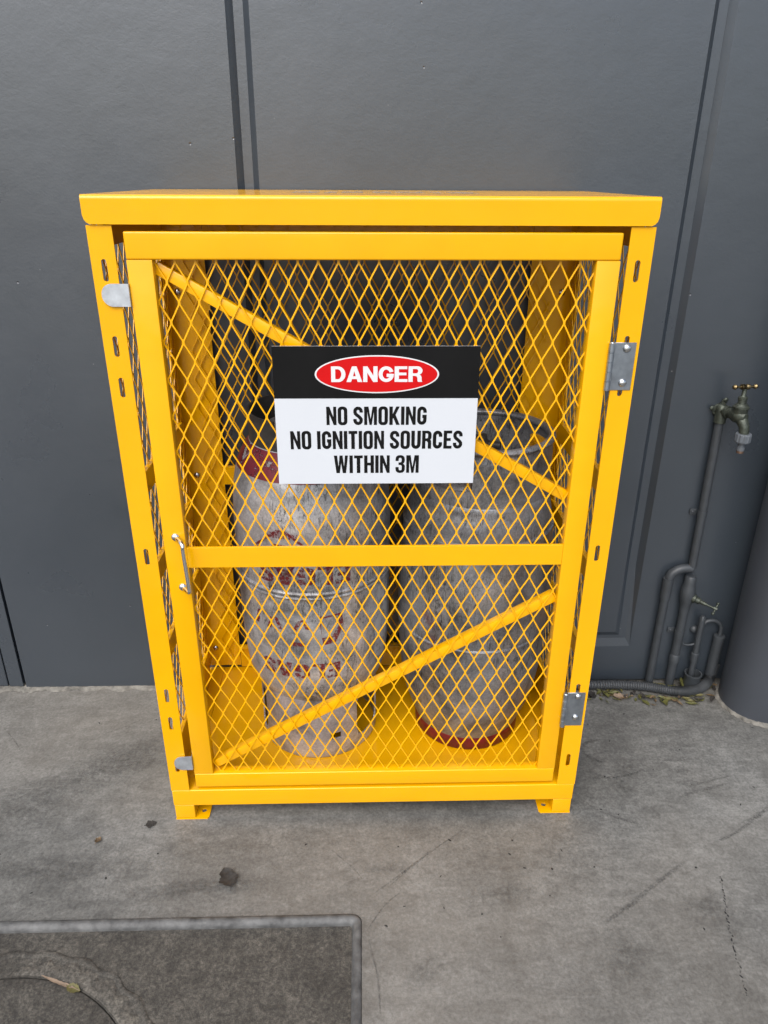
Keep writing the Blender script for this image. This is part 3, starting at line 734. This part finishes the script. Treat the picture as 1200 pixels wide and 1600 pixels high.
# ------------------------------------------------------------------ tap, pipes, hose by the wall
# riser pipe with its elbow branch and stop valve
rp = thing('water_pipe', 'grey painted riser pipe with elbow branch and stop valve under the tap', 'water pipe', loc=(1.012, .545, 0))
def P(name, bm, mat, parent, sm=45): return local(obj(name, bm, mat, parent, sm), rp if parent is rp else parent)
bm = bmesh.new(); tube(bm, [(1.0065, .545, .945), (1.0095, .545, .72), (1.0125, .545, .46)], .0125, 20); P('riser', bm, PIPE, rp)
bm = bmesh.new(); tube(bm, [(1.0150, .545, .31), (1.0140, .545, .15), (1.0130, .545, .002)], .0140, 20)
lathe(bm, [(.0165, 0), (.0165, .028), (.015, .030)], (1.0138, .545, .10), 24); P('lower_pipe', bm, PIPE, rp)
bm = bmesh.new()
tube(bm, smooth_path([(1.0125, .545, .455), (.990, .545, .4550), (.968, .545, .4490), (.9495, .545, .4330), (.9455, .545, .405), (.9445, .545, .37)], 6), .0140, 18)
tube(bm, [(.9445, .545, .42), (.9440, .545, .345)], .0160, 18)
tube(bm, [(.9445, .545, .37), (.9435, .545, .22), (.9425, .545, .002)], .0130, 18); P('branch_pipe', bm, PIPE, rp)
bm = bmesh.new()
lathe(bm, [(.0160, .300), (.0165, .325), (.0180, .328), (.0215, .345), (.0235, .362), (.0220, .380), (.0180, .398), (.0170, .402), (.0175, .425), (.0150, .428)], (1.0150, .545, 0), 28); P('valve_body', bm, PIPE, rp)
vd = Vector((.80, -.57, -.20)).normalized(); v0 = Vector((1.028, .535, .352))
bm = bmesh.new(); lathe(bm, [(.013, 0), (.0145, .003), (.0145, .010), (.012, .011), (.0105, .013), (.0105, .024), (.007, .027), (.006, .045), (.0035, .046), (.0035, .068), (.006, .069), (.006, .080), (.003, .081)], v0, 20, True, True, vd); P('valve_spindle', bm, VERDI, rp)
tp = v0+vd*.075; sdv = Vector((.50, .45, .62)).normalized()
bm = bmesh.new(); tube(bm, [tp-sdv*.017, tp-sdv*.008, tp+sdv*.008, tp+sdv*.017], .0032, 10)
for k in (-1, 1): lathe(bm, [(.0008, -.0058), (.0042, -.004), (.0058, 0), (.0042, .004), (.0008, .0058)], tp+sdv*.018*k, 14, True, True, sdv)
P('valve_handle', bm, VERDI, rp)
def clip(x, z, r, parent):
    bm = bmesh.new(); lathe(bm, [(r+.0005, -.009), (r+.002, -.009), (r+.002, .009), (r+.0005, .009)], (x, .545, z), 20)
    box(bm, x-r-.020, x-r+.001, WY-.006, WY-.001, z-.010, z+.010, .001); dome(bm, (x-r-.011, WY-.006, z), .005, .003)
    P('clip', bm, PIPE, parent)
clip(1.0105, .645, .0125, rp); clip(1.0145, .215, .0140, rp)
# tap
tap = thing('garden_tap', 'weathered green brass garden tap with brass tee handle, on top of the grey riser pipe', 'tap', loc=(1.005, .545, .96))
def T(name, bm, mat, sm=45): return local(obj(name, bm, mat, tap, sm), tap)
bm = bmesh.new()
lathe(bm, [(.0145, -.035), (.0165, -.034), (.0165, -.020), (.0150, -.012), (.0150, .012), (.010, .018), (.006, .020)], (1.0065, .545, .970), 24)
lathe(bm, [(.020, 0), (.020, .004), (.013, .006)], (1.0065, .563, .968), 24, True, True, (0, -1, 0))
for dx, dz_ in ((-.026, .006), (.010, .030)):
    bar(bm, (1.0065, .556, .970), (1.0065+dx, .556, .970+dz_), .014, .007, (0, -1, 0), .002); dome(bm, (1.0065+dx, .5525, .970+dz_), .007, .004)
T('wall_plate', bm, VERDI)
bm = bmesh.new()
bdir = Vector((.42, -.90, 0)).normalized()
p0 = Vector((1.0065, .545, .972))
lathe(bm, [(.0135, .0), (.0135, .014), (.0175, .015), (.0175, .024), (.0145, .025), (.0150, .034), (.0205, .048), (.0215, .060), (.019, .072), (.010, .082)], p0, 28, True, True, bdir)
c1 = p0+bdir*.060
lathe(bm, [(.0185, 0), (.0200, .012), (.0205, .022), (.0225, .0225), (.0225, .0270), (.0195, .028), (.0170, .032), (.0120, .036), (.0110, .046), (.0125, .047), (.0125, .054), (.008, .056), (.0062, .058), (.0062, .078)], c1, 28)
tube(bm, smooth_path([c1+Vector((0, 0, -.002)), c1+bdir*.012+Vector((0, 0, -.012)), c1+bdir*.022+Vector((0, 0, -.026)), c1+bdir*.026+Vector((0, 0, -.046))], 6), lambda t, i: .0165-.0035*t, 22)
T('tap_body', bm, VERDI)
hc = c1+Vector((0, 0, .083)); hd = Vector((1, .18, -.02)).normalized()
bm = bmesh.new()
lathe(bm, [(.0065, -.013), (.0078, -.012), (.0078, -.004), (.0070, -.003), (.0070, .003), (.0078, .004), (.0078, .012), (.0065, .013)], hc, 20, True, True, hd)
tube(bm, [hc-hd*.030, hc+hd*.030], .0034, 12)
for k in (-1, 1): lathe(bm, [(.001, -.0074), (.0048, -.0055), (.0074, 0), (.0048, .0055), (.001, .0074)], hc+hd*.032*k, 16, True, True, hd)
T('tee_handle', bm, BRASS)
e = c1+bdir*.026+Vector((0, 0, -.044))
bm = bmesh.new(); n = 72; rings = []
for z, b in ((0, .0), (-.002, 1), (-.022, 1), (-.025, .0)):
    rings.append([bm.verts.new(e+Vector(((.0200+(.0012 if (i//3) % 2 else 0)*b+.0006*b)*math.cos(2*math.pi*i/n), (.0200+(.0012 if (i//3) % 2 else 0)*b+.0006*b)*math.sin(2*math.pi*i/n), z))) for i in range(n)])
for a, b in zip(rings, rings[1:]):
    for i in range(n): bm.faces.new((a[i], a[(i+1) % n], b[(i+1) % n], b[i]))
bm.faces.new(rings[0]); bm.faces.new(rings[-1][::-1])
T('hose_nut', bm, NUT, 20)
bm = bmesh.new(); lathe(bm, [(.0105, -.050), (.0105, -.038), (.0085, -.037), (.0085, -.032), (.0100, -.031), (.0100, -.024)], e, 24); T('hose_nozzle', bm, NUT)
bm = bmesh.new(); lathe(bm, [(.006, -.058), (.0098, -.057), (.0098, -.0502)], e, 24); T('nozzle_tip', bm, COPPER)
# thin pipe in its socket
tpz = thing('drain_stub_pipe', 'thin grey capped pipe standing in a short wide socket at the wall foot', 'pipe', loc=(1.084, .535, 0))
def S(name, bm, mat, par, sm=45): return local(obj(name, bm, mat, par, sm), par)
bm = bmesh.new(); tube(bm, [(1.0800, .54, .015), (1.0790, .54, .27)], .0095, 16); lathe(bm, [(.0125, 0), (.0125, .03), (.010, .032)], (1.0793, .54, .105), 18); lathe(bm, [(.0098, .262), (.0098, .272), (.005, .280), (.001, .281)], (1.0790, .54, 0), 16); S('pipe', bm, PIPE, tpz)
bm = bmesh.new(); lathe(bm, [(.0270, .001), (.0270, .050), (.0285, .052), (.0285, .060), (.0240, .060), (.0240, .020), (.001, .018)], (1.0830, .532, 0), 32, True, False); S('socket', bm, PIPE, tpz)
bm = bmesh.new(); dome(bm, (1.070, WY-.001, .215), .014, .012); S('clip', bm, PIPE, tpz)
bm = bmesh.new(); tube(bm, smooth_path([(1.0240, .548, .205), (1.026, .546, .180), (1.040, .545, .166), (1.065, .545, .166), (1.083, .545, .178), (1.088, .548, .205)], 6), .0038, 10); S('earth_wire', bm, PIPE, tpz)
# hooked pipe by the column
hk = thing('hooked_conduit', 'grey conduit with a hooked wire top beside the round column', 'conduit', loc=(1.152, .545, 0))
bm = bmesh.new(); tube(bm, [(1.1510, .545, .195), (1.1480, .545, .045)], .0165, 18); lathe(bm, [(.0180, 0), (.0180, .010), (.012, .012)], (1.1510, .545, .190), 20); S('conduit', bm, PIPE, hk)
bm = bmesh.new(); tube(bm, smooth_path([(1.0885, .545, .245), (1.098, .545, .256), (1.118, .545, .259), (1.137, .545, .252), (1.1500, .545, .232), (1.1510, .545, .195)], 6), .0062, 12); S('hook', bm, PIPE, hk)
# corrugated hose on the floor
bm = bmesh.new()
path = smooth_path([(.60, .532, .0175), (.74, .530, .0175), (.84, .528, .0175), (.93, .516, .0175), (1.00, .494, .0175), (1.045, .489, .0175), (1.09, .498, .019), (1.132, .524, .024), (1.150, .543, .045), (1.160, .550, .085)], 34)
dense = []
acc = 0
for a, b in zip(path, path[1:]):
    dense.append(a)
dense.append(path[-1])
tube(bm, dense, lambda t, i: .0172-(0, .0034, .0034)[i % 3], 16)
hose = tag(obj('corrugated_hose', bm, HOSE, None, 60), 'grey corrugated conduit lying on the ground along the wall foot to the column', 'hose')

# ------------------------------------------------------------------ leaves and floor marks
def leaf(L, W, curl, fold, seed):
    rnd = random.Random(seed); bm = bmesh.new(); n = 14; rows = []
    for i in range(n+1):
        t = i/n; w = W/2*max(.02, math.sin(math.pi*min(1, t**.75)))**.7*(1+rnd.uniform(-.28, .22))+.0004
        z = curl*L*(4*(t-.5)**2)+rnd.uniform(-.03, .03)*W
        rows.append([bm.verts.new((L*(t-.5), k*w, max(0, z+abs(k)*w*fold)+.0008)) for k in (-1, -.5, 0, .5, 1)])
    for a, b in zip(rows, rows[1:]):
        for k in range(4): bm.faces.new((a[k], b[k], b[k+1], a[k+1]))
    tube(bm, [(-L*.5, 0, curl*L+.001), (-L*.68, W*.08, .002)], .0007, 5)
    return bm
def put_leaf(name, label, x, y, z, L, W, rot, m, curl=.12, fold=.5, seed=1, tiltx=0):
    o = obj(name, leaf(L, W, curl, fold, seed), LEAFS[m], None, 50); o.location = (x, y, z); o.rotation_euler = (tiltx, 0, rot)
    return tag(o, label, 'leaf')
put_leaf('dry_leaf', 'dark crumpled dead leaf on the bare concrete in front of the cage', -.3650, -.186, .001, .060, .042, R(115), 3, .06, .35, 5)
put_leaf('dry_leaf', 'black round leaf scrap on the concrete close to the left front foot of the cage', -.596, -.015, .001, .028, .026, R(20), 3, .03, .15, 8)
put_leaf('dry_leaf', 'small brown curled leaf on the concrete, nearest the left edge', -.7195, -.066, .001, .020, .015, R(70), 1, .15, .6, 11)
put_leaf('dry_leaf', 'yellow-green leaf caught in the ring crack of the inspection cover', -.650, -.448, -.008, .032, .020, R(-20), 4, .08, .3, 14)
put_leaf('dry_leaf', 'thin pale dried leaf lying along the ring crack of the inspection cover', -.690, -.432, -.008, .085, .007, R(160), 2, .03, .2, 15)
put_leaf('dry_leaf', 'pale tan dry leaf in front of the corrugated conduit', .825, .478, .004, .046, .028, R(-15), 2, .1, .4, 17)
put_leaf('dry_leaf', 'green-brown leaf standing up between the riser pipe and the wide socket', 1.044, .530, .022, .050, .030, R(70), 0, .1, .4, 19, R(50))
bm = bmesh.new(); mats = LEAFS
for i in range(130):
    t = random.random(); x = .64+.62*t
    y = random.gauss(.492-.03*max(0, 1-abs(x-1.02)/.2), .013) if random.random() < .75 else random.uniform(.52, .552)
    if math.hypot(x-CX, y-CY) < CR+.006: continue
    L = random.uniform(.012, .040); lf = leaf(L, L*random.uniform(.25, .6), random.uniform(.02, .2), random.uniform(.1, .7), i+100)
    n0 = len(bm.faces)
    join(bm, lf, Matrix.Translation((x, y, .001+random.random()*.008)) @ Matrix.Rotation(random.uniform(0, 6.28), 4, 'Z') @ Matrix.Rotation(random.uniform(-.35, .35), 4, 'X'))
    mi = random.choice([0, 0, 0, 1, 1, 3, 4]); bm.faces.ensure_lookup_table()
    for f in bm.faces[n0:]: f.material_index = mi
lit = obj('leaf_litter', bm, LEAFS[0], None, 50)
for m in LEAFS[1:]: lit.data.materials.append(m)
lit['kind'] = 'stuff'; lit['label'] = 'thin litter of small dry leaves along the wall foot under the conduit'; lit['category'] = 'leaf litter'

def fade_obj(name, bm, lay_vals, mat):
    lay = bm.verts.layers.float['fade']
    for v, f in lay_vals: v[lay] = f
    return obj(name, bm, mat, ground)
def mark(pts, w, mat, name='scuff_mark', z=.0006, jit=.25, strength=1):
    bm = bmesh.new(); bm.verts.layers.float.new('fade'); P_ = smooth_path([(x, y, 0) for x, y in pts], 8); rows = []; vals = []
    for i, p in enumerate(P_):
        d = (P_[min(i+1, len(P_)-1)]-P_[max(0, i-1)]).normalized(); s = Vector((-d.y, d.x, 0)); t = i/(len(P_)-1)
        ww = w/2*(.5+.5*math.sin(math.pi*min(.98, max(.02, t))))*(1+random.uniform(-jit, jit)); e = min(1, 6*t, 6*(1-t))*strength
        row = [bm.verts.new(p+s*ww*k+Vector((0, 0, z))) for k in (1, .45, -.45, -1)]; rows.append(row)
        vals += [(row[0], 0), (row[1], e), (row[2], e), (row[3], 0)]
    for a, b in zip(rows, rows[1:]):
        for k in range(3): bm.faces.new((a[k], b[k], b[k+1], a[k+1]))
    return fade_obj(name, bm, vals, mat)
def blotch(x, y, rx, ry, rot, mat, z=.0004, soft=.25, strength=1):
    bm = bmesh.new(); bm.verts.layers.float.new('fade'); n = 26; rings = []; vals = []
    jit = [1+random.uniform(-.28, .28) for _ in range(n)]
    for q, f in ((1, 0), (soft, strength), (.02, strength)):
        row = []
        for i in range(n):
            a = 2*math.pi*i/n; k = q*jit[i]; px, py = rx*k*math.cos(a), ry*k*math.sin(a)
            v = bm.verts.new((x+px*math.cos(rot)-py*math.sin(rot), y+px*math.sin(rot)+py*math.cos(rot), z)); row.append(v); vals.append((v, f))
        rings.append(row)
    for a, b in zip(rings, rings[1:]):
        for i in range(n): bm.faces.new((a[i], a[(i+1) % n], b[(i+1) % n], b[i]))
    return fade_obj('stain', bm, vals, mat)
mark([(.806, -.152), (.690, -.225), (.600, -.285), (.514, -.336)], .016, TYRE)
mark([(1.12, .03), (1.05, -.018), (.98, -.05)], .016, TYRE)
mark([(1.085, .006), (.97, -.07), (.88, -.11)], .010, TYRE)
mark([(1.03, .10), (.94, .075), (.85, .05)], .014, TYRE)
mark([(1.05, .13), (.96, .105), (.90, .09)], .009, TYRE)
mark([(.80, .16), (.74, .135), (.67, .125), (.61, .13)], .010, TYRE)
mark([(.575, .05), (.62, .0), (.68, -.03), (.715, -.045)], .010, TYRE)
mark([(.715, .285), (.66, .275), (.632, .24), (.655, .20), (.70, .185)], .016, STAIN, jit=.4)
mark([(.16, -.10), (.08, -.17), (-.02, -.25)], .006, TYRE)
mark([(.25, -.04), (.13, -.13), (.02, -.23)], .005, TYRE)
mark([(-.12, -.10), (-.06, -.16), (-.03, -.20)], .005, TYRE)
mark([(-.72, .42), (-.80, .36), (-.88, .33)], .004, TYRE)
mark([(-1.16, .38), (-1.10, .32), (-1.05, .26)], .005, TYRE)
mark([(-.02, -.33), (.02, -.27), (.06, -.235)], .005, TYRE)
mark([(-.02, -.35), (.0, -.44), (.005, -.53)], .006, STAIN)
mark([(.80, .20), (.89, .19), (.98, .20)], .006, TYRE)
mark([(.86, .15), (.93, .145)], .022, TYRE)
cp = smooth_path([(.855, -.21, 0), (.838, -.27, 0), (.818, -.34, 0), (.800, -.42, 0), (.785, -.50, 0)], 9)
for p in cp: blotch(p.x+random.uniform(-.003, .003), p.y, random.uniform(.001, .0026), random.uniform(.0015, .006), random.uniform(-.8, .8), CRACKM, .0008, .7, random.choice((.4, .8, 1)))
for (x, y, rx, ry, r_) in ((-.45, -.21, .10, .02, .1), (-.33, -.21, .06, .015, 0), (.04, -.165, .05, .013, .1), (.74, .165, .04, .03, .4), (.90, .10, .02, .012, 0), (.55, -.41, .05, .03, .5), (.11, -.43, .04, .02, .6), (.79, -.29, .05, .03, .2), (-.85, .16, .14, .05, .3), (-.70, .25, .12, .06, .1), (-1.0, .03, .16, .06, .2), (.70, .10, .05, .02, -.7), (.32, -.24, .06, .02, .1), (-.80, -.15, .2, .03, .05)):
    blotch(x, y, rx*1.5, ry*1.5, r_, STAIN, .0004+.0001*random.random(), .2, .8)
for i in range(70):
    x, y = random.uniform(-1.1, 1.2), random.uniform(-.5, .45)
    if abs(x) < .55 and y > -.06: continue
    if PX0 < x < PX1+.05 and y < PY1+.03: continue
    blotch(x, y, random.uniform(.0015, .005), random.uniform(.0015, .003), random.uniform(0, 3), CRACKM, .0008, .7)
